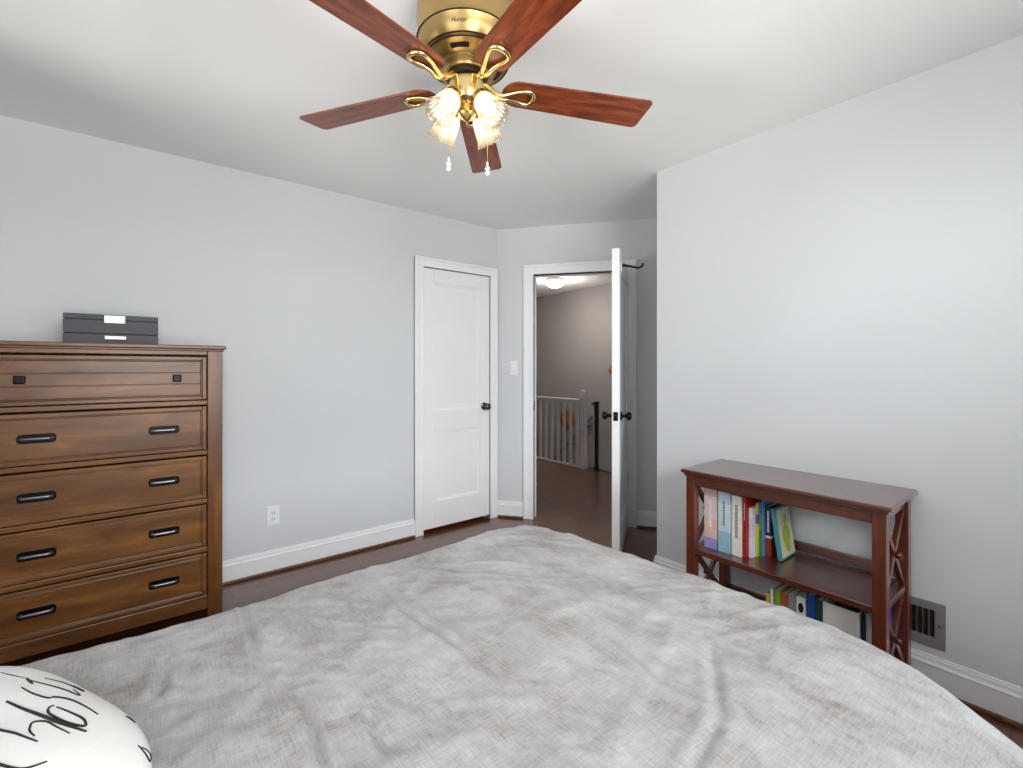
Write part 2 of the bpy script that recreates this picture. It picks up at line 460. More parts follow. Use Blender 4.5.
# doors: a two-panel leaf built flat in (u along, t thickness, z) and placed by a matrix
def leaf_mesh(w, h, t, p_lo, p_hi, stile):
    mb = MB()
    mb.box(0, stile, 0, t, 0, h); mb.box(w - stile, w, 0, t, 0, h)
    mb.box(stile, w - stile, 0, t, 0, p_lo[0]); mb.box(stile, w - stile, 0, t, p_lo[1], p_hi[0]); mb.box(stile, w - stile, 0, t, p_hi[1], h)
    for z0, z1 in (p_lo, p_hi):
        mb.box(stile, w - stile, 0.012, t - 0.012, z0, z1)
        i = 0.014                        # small sloped moulding inside each recess
        for k in (0, 1):
            ta, tb = (0.006, 0.012) if k == 0 else (t - 0.012, t - 0.006)
            mb.box(stile, stile + i, ta, tb, z0, z1); mb.box(w - stile - i, w - stile, ta, tb, z0, z1)
            mb.box(stile + i, w - stile - i, ta, tb, z0, z0 + i); mb.box(stile + i, w - stile - i, ta, tb, z1 - i, z1)
    return mb
def knob_mesh(mtx):
    """knob on +Z from a rosette at z = 0"""
    mb = MB()
    mb.lathe([(0.0, 0), (0.031, 0), (0.031, 0.004), (0.026, 0.009), (0.012, 0.012), (0.010, 0.026), (0.013, 0.034), (0.024, 0.042), (0.0285, 0.052), (0.026, 0.062), (0.017, 0.069), (0.0, 0.071)], 24, mtx)
    return mb
# closet door (closed)
d1 = leaf_mesh(CY1 - CY0 - 0.004, CZ - 0.005 - 0.032, 0.035, (0.20, 0.745), (0.90, 1.885), 0.098)
Mx = Matrix(((0, -1, 0, XL + 0.007), (1, 0, 0, CY0 + 0.002), (0, 0, 1, 0.032), (0, 0, 0, 1)))
for v in d1.bm.verts: v.co = Mx @ v.co
door1 = struct(d1.build('door_1', M['trim'], bevel=0.0025), 'closed white two-panel closet door')
def face_m(origin, outward):
    z = Vector(outward).normalized(); x = z.cross(Vector((0, 0, 1))).normalized(); y = z.cross(x)
    return Matrix(((x.x, y.x, z.x, origin[0]), (x.y, y.y, z.y, origin[1]), (x.z, y.z, z.z, origin[2]), (0, 0, 0, 1)))
k = knob_mesh(face_m((XL + 0.007, 2.238, 0.945), (1, 0, 0))).build('door_knob', M['pewter']); k.parent = door1; k['label'] = 'dark pewter knob'
for z in (0.30, 1.80):
    mb = MB(); mb.tube([(XL + 0.012, CY0 + 0.002, z - 0.045), (XL + 0.012, CY0 + 0.002, z + 0.045)], 0.006, 10)
    mb.box(XL + 0.006, XL + 0.0085, CY0 + 0.002, CY0 + 0.026, z - 0.045, z + 0.045)
    o = mb.build('hinge', M['trim']); o.parent = door1
# bedroom door (open into the room)
hinge = Vector(W(DS1 - 0.003)).to_3d(); Ed = Vector((-1.941, 2.424, 0)); ud = (Ed - hinge).normalized()
td = Vector((ud.y, -ud.x, 0))            # thickness axis
if td.dot(Vector((math.cos(TH), math.sin(TH), 0))) > 0: td = -td    # from the face the room sees when closed, towards the doorway
LW, LH, LT = 0.738, 2.026, 0.050
d2 = leaf_mesh(LW, LH, LT, (0.20, 0.76), (0.91, 1.89), 0.105)
O2 = hinge + ud * 0.004 - td * 0.022 + Vector((0, 0, 0.012))
Mx = Matrix(((ud.x, td.x, 0, O2.x), (ud.y, td.y, 0, O2.y), (0, 0, 1, O2.z), (0, 0, 0, 1)))
for v in d2.bm.verts: v.co = Mx @ v.co
door2 = struct(d2.build('door_2', M['trim'], bevel=0.0025), 'white bedroom door standing open, seen edge on')
for t, out in ((0.0, -td), (LT, td)):
    p = Mx @ Vector((LW - 0.062, t, 0.935)); k = knob_mesh(face_m(p, out)).build('door_knob', M['black']); k.parent = door2
    k['label'] = 'black door knob'
mb = MB(); mb.box(LW - 0.001, LW + 0.0025, 0.010, LT - 0.010, 0.908, 0.966, Mx); mb.box(LW, LW + 0.011, 0.016, LT - 0.016, 0.925, 0.945, Mx)
o = mb.build('latch_plate', M['black']); o.parent = door2; o['label'] = 'black latch plate on the door edge'
for z in (0.33, 1.84):
    mb = MB(); p = Mx @ Vector((-0.004, -0.007, z)); q = Mx @ Vector((-0.004, -0.007, z + 0.09)); mb.tube([p, q], 0.0075, 10)
    mb.box(0.0, 0.034, -0.002, 0.001, z, z + 0.09, Mx)
    o = mb.build('hinge', M['vent']); o.parent = door2; o['label'] = 'grey hinge'
# swing-out hook near the top of that door
hk = thing('coat_hook', 'black coat hook sticking out near the top of the open bedroom door', 'hook', Mx @ Vector((LW - 0.10, 0, 1.925)))
mb = MB(); mb.box(LW - 0.115, LW - 0.085, -0.006, 0.0, 1.895, 1.955, Mx); mb.build('mounting_plate', M['plate'], hk, bevel=0.002)
pts = [Mx @ Vector((LW - 0.10, -a, 1.925 + c)) for a, c in ((0.004, 0.010), (0.02, 0.008), (0.06, -0.002), (0.105, -0.014), (0.122, -0.014), (0.136, -0.004), (0.141, 0.012))]
mb = MB(); mb.tube(pts, [0.013, 0.009, 0.0075, 0.007, 0.007, 0.007, 0.009], 10); mb.build('hook_arm', M['black'], hk)

# switch and outlet
sw = thing('light_switch', 'white rocker light switch beside the open doorway', 'switch', (*W(0.14), 1.26))
mb = MB(); mb.box(0.116, 0.180, -0.006, 0, 1.20, 1.318, Wm); mb.build('switch_plate', M['plate'], sw, bevel=0.003)
mb = MB(); mb.box(0.132, 0.164, -0.010, -0.004, 1.227, 1.291, Wm); mb.build('rocker', M['plate'], sw, bevel=0.002)
ot = thing('power_outlet', 'white power outlet low on the wall right of the chest', 'outlet', (XL, 0.645, 0.35))
mb = MB(); mb.box(XL, XL + 0.006, 0.609, 0.681, 0.290, 0.408); mb.build('outlet_plate', M['plate'], ot, bevel=0.003)
for z in (0.330, 0.368):
    mb = MB(); mb.prism([(0.645 + 0.016 * math.cos(a) , z + 0.015 * math.sin(a)) for a in [2 * PI * i / 16 for i in range(16)]], XL + 0.004, XL + 0.009, Matrix(((0, 0, 1, 0), (1, 0, 0, 0), (0, 1, 0, 0), (0, 0, 0, 1))))
    f = mb.build('receptacle', M['white'], ot)
    mb = MB(); mb.box(XL + 0.0088, XL + 0.0094, 0.638, 0.6395, z - 0.004, z + 0.006); mb.box(XL + 0.0088, XL + 0.0094, 0.6505, 0.652, z - 0.004, z + 0.006)
    s_ = mb.build('slots', M['dark'], ot); s_.parent = f

# windows (behind the camera)
def window(name, axis, a0, a1, z0, z1, face, out, label):
    f = MB(); g = MB()
    def bx(mb, u0, u1, d0, d1, za, zb):
        if axis == 'y': mb.box(face + out * d0, face + out * d1, u0, u1, za, zb)
        else: mb.box(u0, u1, face + out * d0, face + out * d1, za, zb)
    w = 0.045
    for u in (a0, a1 - w): bx(f, u, u + w, 0.02, 0.08, z0, z1)
    zm = (z0 + z1) / 2
    for z in (z0, zm - w / 2, z1 - w): bx(f, a0 + w, a1 - w, 0.02, 0.08, z, z + w)
    um = (a0 + a1) / 2
    bx(f, um - 0.02, um + 0.02, 0.02, 0.08, z0 + w, z1 - w)
    c = 0.07
    bx(f, a0 - c, a0, -0.018, 0.0, z0 - 0.02, z1 + c); bx(f, a1, a1 + c, -0.018, 0.0, z0 - 0.02, z1 + c); bx(f, a0, a1, -0.018, 0.0, z1, z1 + c)
    bx(f, a0 - c - 0.02, a1 + c + 0.02, -0.05, 0.02, z0 - 0.025, z0); bx(f, a0 - c, a1 + c, -0.016, 0.0, z0 - 0.10, z0 - 0.025)
    o = struct(f.build(name, M['trim'], bevel=0.002), label)
    bx(g, a0 + w, a1 - w, 0.048, 0.052, z0 + w, z1 - w)
    p = g.build('pane', M['pane']); p.parent = o
window('window_1', 'y', WN[0], WN[1], WN[2], WN[3], XN, 1, 'white sash window in the near wall')
window('window_2', 'x', WF[0], WF[1], WF[2], WF[3], YF, -1, 'white sash window in the wall behind the camera')

# floor register on the right wall
vt = thing('wall_register', 'grey metal wall register above the baseboard, right of the bookcase', 'vent', (-0.51, YR, 0.26))
mb = MB(); x0, x1, z0, z1 = -0.665, -0.358, 0.170, 0.346; wz = 0.040
f_ = YR - 0.007
mb.box(x0, x0 + 0.04, f_, YR, z0, z1); mb.box(x1 - 0.030, x1, f_, YR, z0, z1)
mb.box(x0 + 0.04, x1 - 0.030, f_, YR, z0, z0 + wz); mb.box(x0 + 0.04, x1 - 0.030, f_, YR, z1 - 0.030, z1)
mb.build('register_frame', M['vent'], vt)
mb = MB(); mb.box(x0 + 0.03, x1 - 0.025, YR - 0.0015, YR, z0 + 0.03, z1 - 0.02); mb.build('duct_opening', M['dark'], vt)
mb = MB()
for i in range(13):
    x = x0 + 0.052 + i * 0.0185
    mb.box(x, x + 0.0055, YR - 0.006, YR - 0.001, z0 + wz - 0.002, z1 - 0.028)
mb.build('grille_bars', M['steel'], vt)
mb = MB(); mb.lathe([(0.0, 0), (0.006, 0), (0.005, 0.003), (0.0, 0.004)], 12, face_m((x1 - 0.015, f_, 0.262), (0, -1, 0))); mb.build('screw', M['steel'], vt)

# ------------------------------------------------------------------ bed and duvet
bed = thing('bed', 'bed under the grey linen duvet', 'bed', (-0.715, 0.2, 0))
BX0, BX1, BY0, BY1 = -1.45, 0.04, -0.86, 1.27
MB().box(BX0 + 0.03, BX1 - 0.03, BY0, BY1 - 0.03, 0.30, 0.47).build('mattress', M['sheet'], bed, bevel=0.05, segs=4)
MB().box(BX0 + 0.04, BX1 - 0.04, BY0, BY1 - 0.04, 0.13, 0.30).build('box_base', M['sheet'], bed, bevel=0.02)
for x in (BX0 + 0.12, BX1 - 0.12):
    for y in (BY0 + 0.12, BY1 - 0.15):
        MB().lathe([(0.02, 0), (0.028, 0.13)], 16, Matrix.Translation((x, y, 0))).build('leg', M['black'], bed)

CREASES = [([(-1.46, 0.225), (-1.40, 0.222), (-1.293, 0.216), (-1.174, 0.206), (-0.998, 0.191)], 0.009, 0.0075), ([(-0.966, 0.24), (-0.877, 0.238), (-0.778, 0.23), (-0.65, 0.24)], 0.010, 0.0075),
           ([(-1.276, 0.567), (-1.136, 0.547), (-0.968, 0.556), (-0.743, 0.564)], 0.006, 0.011), ([(-1.284, 0.04), (-1.166, 0.035), (-1.122, 0.023)], 0.010, 0.010),
           ([(-0.833, 0.324), (-0.782, 0.315), (-0.711, 0.313)], 0.009, 0.008), ([(-0.95, 0.95), (-0.72, 0.86), (-0.5, 0.80)], 0.005, 0.011), ([(-0.55, 1.0), (-0.42, 0.80), (-0.38, 0.62)], 0.005, 0.012)]
def crease(x, y):
    w = 0.0
    for pts, dp, wd in CREASES:
        best = 9.0; bt = 0.0
        n = len(pts) - 1
        for i in range(n):
            (ax, ay), (bx, by) = pts[i], pts[i + 1]
            ex, ey = bx - ax, by - ay; L2 = ex * ex + ey * ey
            t = max(0.0, min(1.0, ((x - ax) * ex + (y - ay) * ey) / L2))
            px, py = x - ax - ex * t, y - ay - ey * t
            d = math.hypot(px, py)
            if d < best: best = d; bt = (i + t) / n; sgn = 1 if px * ey - py * ex > 0 else -1
        if best < wd * 5:
            fade = max(0.0, math.sin(PI * min(1, max(0, bt)))) ** 0.6 if 0 < bt < 1 else 0.0
            w += dp * fade * (-math.exp(-(best / wd) ** 2) + 0.7 * math.exp(-((best - 2.0 * wd) / (1.3 * wd)) ** 2) * (1.0 if sgn > 0 else 0.4))
    return w
def duvet():
    R1, R2, rc = 0.062, 0.160, 0.055  # edge roll: out and down; plan radius of the corners
    ix0, ix1, iy0, iy1 = -1.431, 0.045, -0.80, 1.290
    arc = 0.5 * PI * (R1 + R2) / 2; hang = 0.20; E_ = arc + hang
    nx, ny = 330, 400
    bm = bmesh.new(); uvl = bm.loops.layers.uv.new('cloth')
    grid = []
    X0, X1, Y0, Y1 = ix0 - E_, ix1 + E_, iy0, iy1 + E_
    ss = lambda t: max(0.0, min(1.0, t))
    for i in range(nx + 1):
        row = []
        for j in range(ny + 1):
            px = X0 + (X1 - X0) * i / nx; py = Y0 + (Y1 - Y0) * j / ny
            cx = min(max(px, ix0 + rc), ix1 - rc); cy = min(py, iy1 - rc)
            vx, vy = px - cx, py - cy; L = math.hypot(vx, vy)
            e = max(0.0, L - rc)
            ux, uy = (vx / L, vy / L) if L > 1e-9 else (0.0, 0.0)
            qx, qy = px - ux * e, py - uy * e
            if e > E_: e = E_
            U = (qx - ix0) / (ix1 - ix0); V = ss((qy - iy0) / (iy1 - iy0))
            z = 0.621 + 0.012 * math.sin(PI * U) + 0.008 * math.sin(PI * V)
            z -= 0.189 * ss((U - 0.669) / 0.331) ** 2.122 * ss((V - 0.5) / 0.5)
            lw_ = ss((0.3 - U) / 0.3)
            z += lw_ * (-0.013 * math.exp(-((qy - 0.20) / 0.28) ** 2) + 0.017 * math.exp(-((qy - 1.08) / 0.16) ** 2))
            x, y = qx, qy
            fx_, fy_ = qx + 0.891, qy + 0.327      # the pillow sinks in a little
            cu, su = math.cos(2.079), math.sin(2.079)
            pm_ = (abs(fx_ * cu + fy_ * su) ** 3.277 + abs(-fx_ * su + fy_ * cu) ** 3.277) ** (1 / 3.277)
            under = 0.669 + (fx_ * cu + fy_ * su) * 0.1563 + (-fx_ * su + fy_ * cu) * 0.046 - 0.040
            z = min(z, under + max(0.0, pm_ - 0.325) * 1.1)
            nrm = Vector((0, 0, 1))
            if e > 1e-6:
                a = min(e / arc, 1) * PI / 2
                o, d = R1 * math.sin(a) + 0.10 * max(0, e - arc), R2 * (1 - math.cos(a)) + max(0, e - arc)
                nrm = Vector((ux * math.sin(a), uy * math.sin(a), math.cos(a)))
                x += ux * o; y += uy * o; z -= d
            y += ss((V - 0.4) / 0.6) * (0.017 * math.sin(PI * ss(U)) + 0.075 * (U - 0.5))
            w = 0.007 * noise.noise(Vector((px * 2.3, py * 2.3, 3.1))) + 0.006 * noise.noise(Vector((px * 6.5 + 7, py * 5.2, 1.7)))
            w += 0.0022 * noise.noise(Vector((px * 17 + 3, py * 15, 4.4))) + 0.0012 * noise.noise(Vector((px * 38, py * 34, 8.1)))
            # soft ridged creases in several directions
            for ang, sc, amp, sd in ((0.5, 7.0, 0.005, 11.0), (-0.8, 10.0, 0.004, 23.0), (1.3, 16.0, 0.0028, 37.0), (2.2, 24.0, 0.0018, 51.0)):
                uu = px * math.cos(ang) + py * math.sin(ang); vv = -px * math.sin(ang) + py * math.cos(ang)
                k = noise.noise(Vector((uu * sc, vv * sc * 0.35, sd)))
                m_ = 0.4 + 0.9 * noise.noise(Vector((px * 2.0, py * 2.0, sd + 4)))
                w += amp * max(0, m_) * (1 - min(1.0, abs(k) * 4))
            w += crease(px, py)
            side = min(1, e / 0.2)
            w += 0.012 * side * noise.noise(Vector((px * 5, py * 5, 9.0)))
            v = bm.verts.new(Vector((x, y, z)) + nrm * w)
            row.append((v, (px, py)))
        grid.append(row)
    for i in range(nx):
        for j in range(ny):
            q = (grid[i][j], grid[i + 1][j], grid[i + 1][j + 1], grid[i][j + 1])
            f = bm.faces.new([a[0] for a in q]); f.smooth = True
            for l, a in zip(f.loops, q): l[uvl].uv = a[1]
    me = bpy.data.meshes.new('duvet'); bm.to_mesh(me); bm.free(); me.materials.append(M['linen'])
    o = bpy.data.objects.new('duvet', me); C.objects.link(o)
    md = o.modifiers.new('thickness', 'SOLIDIFY'); md.thickness = 0.012; md.offset = -1
    return tag(o, 'rumpled light grey linen duvet spread over the bed', 'duvet')
duvet()

# throw pillow with black script
PC = Vector((-0.891, -0.327, 0.669)); PA = 2.079; PS, PT, PN = 0.304, 0.083, 3.277; PTX, PTY = math.tan(0.155), math.tan(0.046)
def pil(x, y, side=1, off=0.0):
    """point on the plump pillow; x, y in -1..1 inside its rounded outline"""
    m = (abs(x) ** PN + abs(y) ** PN) ** (1 / PN)
    t = max(0.0, 1 - m ** 2.4) ** 0.5
    z = (PT * t + off + 0.004 * t * noise.noise(Vector((x * 4, y * 4, 2.0)))) if side > 0 else -0.012 * t
    X, Y = PS * x, PS * y
    c, s_ = math.cos(PA), math.sin(PA)
    return Vector((PC.x + X * c - Y * s_, PC.y + X * s_ + Y * c, PC.z + z + X * PTX + Y * PTY))
def pillow():
    root = thing('throw_pillow', 'white throw pillow printed with black script writing, lying on the duvet', 'pillow', PC)
    n = 70; mb = MB()
    for side in (1, -1):
        v = []; f = []
        for i in range(n + 1):
            for j in range(n + 1):
                u = math.sin((-1 + 2 * i / n) * PI / 2); w = math.sin((-1 + 2 * j / n) * PI / 2)
                r = (abs(u) ** PN + abs(w) ** PN) ** (1 / PN); k = max(abs(u), abs(w)) / r if r > 1e-9 else 1
                v.append(pil(u * k, w * k, side))
        for i in range(n):
            for j in range(n):
                a = i * (n + 1) + j; f.append((a, a + n + 1, a + n + 2, a + 1))
        mb._add(v, f, True)
    bmesh.ops.remove_doubles(mb.bm, verts=mb.bm.verts, dist=0.0004)
    mb.build('cover', M['pillow'], root, smooth_angle=80)
    return root
pil_root = pillow()
STROKES = [
    ([(0.805, 0.453), (0.82, 0.359), (0.838, 0.284)], 0.8), ([(0.839, 0.273), (0.833, 0.23), (0.825, 0.173)], 2.2),
    ([(0.836, 0.254), (0.86, 0.094), (0.882, -0.012), (0.893, -0.095), (0.902, -0.09), (0.911, -0.011)], 1.3),
    ([(0.893, 0.219), (0.923, 0.08), (0.933, -0.039), (0.942, -0.039), (0.937, 0.047)], 1.2),
    ([(0.78, 0.169), (0.78, 0.057), (0.798, -0.037), (0.818, -0.051), (0.846, -0.124), (0.855, -0.222), (0.857, -0.343)], 1.6),
    ([(0.782, -0.129), (0.759, -0.133), (0.741, -0.188), (0.748, -0.299), (0.769, -0.377), (0.786, -0.39), (0.801, -0.337), (0.794, -0.254), (0.781, -0.153)], 2.0),
    ([(0.692, 0.083), (0.705, -0.054), (0.717, -0.171), (0.73, -0.27), (0.747, -0.357), (0.766, -0.438)], 2.6),
    ([(0.640, -0.30), (0.644, -0.251), (0.656, -0.221), (0.678, -0.195), (0.708, -0.236), (0.714, -0.308), (0.722, -0.398)], 1.6),
    ([(0.945, -0.40), (0.952, -0.43), (0.955, -0.46)], 1.6), ([(0.868, -0.639), (0.872, -0.68), (0.874, -0.715), (0.898, -0.676), (0.873, -0.651)], 1.4),
    ([(0.60, 0.02), (0.59, -0.10), (0.61, -0.22), (0.63, -0.35)], 1.8), ([(0.52, -0.05), (0.55, -0.2), (0.50, -0.3), (0.53, -0.45), (0.60, -0.5)], 2.0),
]
def spline(p, k=8):
    out = []
    q = [p[0]] + list(p) + [p[-1]]
    for i in range(1, len(q) - 2):
        for t in [a / k for a in range(k)]:
            out.append(tuple(0.5 * (2 * q[i][d] + (q[i + 1][d] - q[i - 1][d]) * t + (2 * q[i - 1][d] - 5 * q[i][d] + 4 * q[i + 1][d] - q[i + 2][d]) * t * t + (3 * q[i][d] - q[i - 1][d] - 3 * q[i + 1][d] + q[i + 2][d]) * t ** 3) for d in (0, 1)))
    out.append(tuple(p[-1])); return out
mb = MB()
for pts, w in STROKES:
    pp = [pil(x, y, 1, 0.0002) for x, y in spline(pts)]
    n_ = len(pp); rr = [0.0008 * w * (0.45 + 0.75 * math.sin(PI * (0.12 + 0.8 * i / (n_ - 1)))) for i in range(n_)]
    mb.tube(pp, rr, 6)
o = mb.build('script_lettering', M['ink'], pil_root); o.parent = pil_root.children[0]; o.matrix_parent_inverse = Matrix()
o['label'] = 'black handwritten script'

# ------------------------------------------------------------------ chest of drawers
DF, DB_ = -2.715, -3.150
DY0, DY1 = -0.565, 0.323
OY0, OY1 = -0.502, 0.260
dr = thing('chest_of_drawers', 'tall brown wooden chest of five drawers with dark pulls, against the left wall', 'chest of drawers', ((DF + DB_) / 2, (DY0 + DY1) / 2, 0))
rows = [(1.106, 1.326), (0.862, 1.084), (0.624, 0.840), (0.386, 0.602), (0.150, 0.364)]
for a, c, e0, e1 in ((DY0, OY0, DY0 + 0.008, DY0 + 0.03), (OY1, DY1, DY1 - 0.03, DY1 - 0.008)):   # stiles running to the floor with the side between
    mb = MB(); mb.box(DF - 0.05, DF, a, c, 0, 1.348); mb.box(DB_, DB_ + 0.05, a, c, 0, 1.348)
    mb.box(DB_ + 0.05, DF - 0.05, e0, e1, 0.09, 1.348)
    mb.build('side_frame', M['dresserv'], dr, bevel=0.003)
mb = MB()
zz = [1.348] + [z for r in rows for z in (r[1], r[0])] + [0.085]
for i in range(0, len(zz), 2): mb.box(DF - 0.05, DF - 0.001, OY0, OY1, zz[i + 1], zz[i])
mb.box(DB_, DB_ + 0.012, OY0, OY1, 0.10, 1.348); mb.box(DB_ + 0.012, DF - 0.05, OY0, OY1, 0.10, 0.115)
mb.build('rails', M['dresser'], dr, bevel=0.003)
mb = MB(); mb.box(DB_ - 0.004, DF + 0.018, DY0 - 0.014, DY1 + 0.014, 1.355, 1.373); mb.box(DB_, DF + 0.008, DY0 - 0.006, DY1 + 0.006, 1.345, 1.357)
mb.build('top', M['dresser'], dr, bevel=0.004)
for i, (z0, z1) in enumerate(rows):
    g = 0.004; a0, a1 = OY0 + g, OY1 - g; b0, b1 = z0 + g, z1 - g - 0.004; fx = DF - 0.002; bw = 0.017
    mb = MB()
    mb.box(fx - 0.022, fx, a0, a0 + bw, b0, b1); mb.box(fx - 0.022, fx, a1 - bw, a1, b0, b1)
    mb.box(fx - 0.022, fx, a0 + bw, a1 - bw, b0, b0 + bw); mb.box(fx - 0.022, fx, a0 + bw, a1 - bw, b1 - bw, b1)
    s = 0.006
    mb.box(fx - 0.022, fx - 0.004, a0 + bw, a0 + bw + s, b0 + bw, b1 - bw); mb.box(fx - 0.022, fx - 0.004, a1 - bw - s, a1 - bw, b0 + bw, b1 - bw)
    mb.box(fx - 0.022, fx - 0.004, a0 + bw + s, a1 - bw - s, b0 + bw, b0 + bw + s); mb.box(fx - 0.022, fx - 0.004, a0 + bw + s, a1 - bw - s, b1 - bw - s, b1 - bw)
    if i == 0:                                               # plank-like top drawer with two grooves
        k0, k1 = b0 + bw + s, b1 - bw - s; h3 = (k1 - k0) / 3
        for q in range(3): mb.box(fx - 0.022, fx - 0.008, a0 + bw + s, a1 - bw - s, k0 + q * h3 + (0.0012 if q else 0), k0 + (q + 1) * h3 - (0.0012 if q < 2 else 0))
        mb.box(fx - 0.022, fx - 0.012, a0 + bw + s, a1 - bw - s, k0, k1)
    else:
        mb.box(fx - 0.022, fx - 0.008, a0 + bw + s, a1 - bw - s, b0 + bw + s, b1 - bw - s)
    d = mb.build('drawer', M['dresser'], dr, bevel=0.0022)
    # drawer body behind the front
    mb = MB(); mb.box(DB_ + 0.03, fx - 0.022, a0 + 0.03, a1 - 0.03, z0 + 0.012, z0 + 0.020)
    for ya, yb in ((a0 + 0.018, a0 + 0.03), (a1 - 0.03, a1 - 0.018)): mb.box(DB_ + 0.03, fx - 0.022, ya, yb, z0 + 0.012, z1 - 0.03)
    o = mb.build('drawer_box', M['dresserv'], dr); o.parent = d
    zc = (z0 + z1) / 2 + (0.0 if i else 0.0)
    for yc in (0.090, -0.332) if i else (0.138, -0.380):
        sx = fx - 0.008
        if i == 0:
            mb = MB(); mb.box(sx, sx + 0.012, yc - 0.008, yc + 0.008, zc - 0.008, zc + 0.008); mb.box(sx + 0.012, sx + 0.026, yc - 0.017, yc + 0.017, zc - 0.017, zc + 0.017)
            o = mb.build('knob', M['black'], dr, bevel=0.005, segs=3); o['label'] = 'square dark knob'
        else:
            mb = MB(); rr_ = 0.012; out = [(yc + sy * 0.046 + rr_ * math.cos(a), zc + sz * 0.007 + rr_ * math.sin(a)) for sy, sz, a0 in ((1, 1, 0), (-1, 1, PI / 2), (-1, -1, PI), (1, -1, 1.5 * PI)) for a in [a0 + PI / 2 * q / 5 for q in range(6)]]
            mb.prism(out, sx, sx + 0.004, Matrix(((0, 0, 1, 0), (1, 0, 0, 0), (0, 1, 0, 0), (0, 0, 0, 1))))
            o = mb.build('pull', M['black'], dr, bevel=0.0012); o['label'] = 'dark bar pull on a black plate'
            mb = MB(); pp = [(sx + 0.003, yc - 0.046, zc), (sx + 0.014, yc - 0.045, zc), (sx + 0.019, yc - 0.039, zc), (sx + 0.020, yc + 0.039, zc), (sx + 0.014, yc + 0.045, zc), (sx + 0.003, yc + 0.046, zc)]
            mb.tube(pp, 0.0068, 12)
            hb = mb.build('pull_bar', M['pull'], dr); 
            # join the bar into the same pull mesh
            me = o.data; bm = bmesh.new(); bm.from_mesh(me); n0 = len(bm.faces); bm.from_mesh(hb.data)
            bm.faces.ensure_lookup_table()
            for f in bm.faces[n0:]: f.material_index = 1
            bm.to_mesh(me); bm.free(); me.materials.append(M['pull']); bpy.data.objects.remove(hb)
        o.parent = d

# jewellery box on the chest
JB = thing('jewelry_box', 'charcoal jewelry box with silver clasp on top of the chest of drawers', 'box', (-2.95, -0.098, 1.373))
jx, jy0, jy1, jz = -2.845, -0.266, 0.070, 1.374
MB().box(jx - 0.21, jx, jy0, jy1, jz, jz + 0.046).build('lower_drawer', M['box'], JB, bevel=0.002)
MB().box(jx - 0.21, jx, jy0, jy1, jz + 0.049, jz + 0.110).build('tray', M['box'], JB, bevel=0.002)
MB().box(jx - 0.205, jx - 0.004, jy0 + 0.004, jy1 - 0.004, jz + 0.044, jz + 0.113).build('seam', M['boxline'], JB)
MB().box(jx - 0.21, jx, jy0, jy1, jz + 0.112, jz + 0.136).build('lid', M['box'], JB, bevel=0.002)
mb = MB(); mb.box(jx, jx + 0.005, -0.128, -0.052, jz + 0.097, jz + 0.133); mb.box(jx, jx + 0.012, -0.056, -0.052, jz + 0.097, jz + 0.133); mb.build('clasp', M['steel'], JB, bevel=0.001)
mb = MB(); mb.box(jx, jx + 0.010, -0.126, -0.050, jz + 0.022, jz + 0.038); mb.build('drawer_pull', M['steel'], JB, bevel=0.001)

# ------------------------------------------------------------------ bookcase
BX = (-1.217, -0.454); BY = (2.038, 2.390); BZ = 0.760
bk = thing('bookcase', 'low mahogany bookcase with crossed side bars against the right wall', 'bookcase', (-0.84, 2.2, 0))
mb = MB(); mb.box(BX[0] - 0.018, BX[1] + 0.018, BY[0] - 0.018, BY[1] + 0.016, 0.765, 0.783); mb.box(BX[0] - 0.008, BX[1] + 0.008, BY[0] - 0.008, BY[1] + 0.006, 0.752, 0.766)
mb.build('top', M['shelf'], bk, bevel=0.004)
LG = 0.042
for x in (BX[0], BX[1] - LG):
    for y in (BY[0], BY[1] - LG):
        MB().box(x, x + LG, y, y + LG, 0, 0.752).build('leg', M['shelfv'], bk, bevel=0.003)
mb = MB(); mb.box(BX[0] + LG, BX[1] - LG, BY[0] + 0.008, BY[0] + 0.028, 0.708, 0.752)
mb.build('front_rail', M['shelf'], bk, bevel=0.002)
for z, th in ((0.388, 0.026), (0.075, 0.026)):
    mb = MB(); mb.box(BX[0] + LG, BX[1] - LG, BY[0] + 0.004, BY[1] - 0.004, z, z + th)
    mb.box(BX[0] + 0.008, BX[0] + LG, BY[0] + LG, BY[1] - LG, z, z + th); mb.box(BX[1] - LG, BX[1] - 0.008, BY[0] + LG, BY[1] - LG, z, z + th)
    mb.build('shelf', M['shelf'], bk, bevel=0.003)
    MB().box(BX[0] + LG, BX[1] - LG, BY[1] - 0.026, BY[1] - 0.008, z + th + 0.012, z + th + 0.052).build('back_stop', M['shelf'], bk, bevel=0.002)
MB().box(BX[0] + LG, BX[1] - LG, BY[1] - 0.030, BY[1] - 0.010, 0.715, 0.752).build('back_rail', M['shelf'], bk, bevel=0.002)
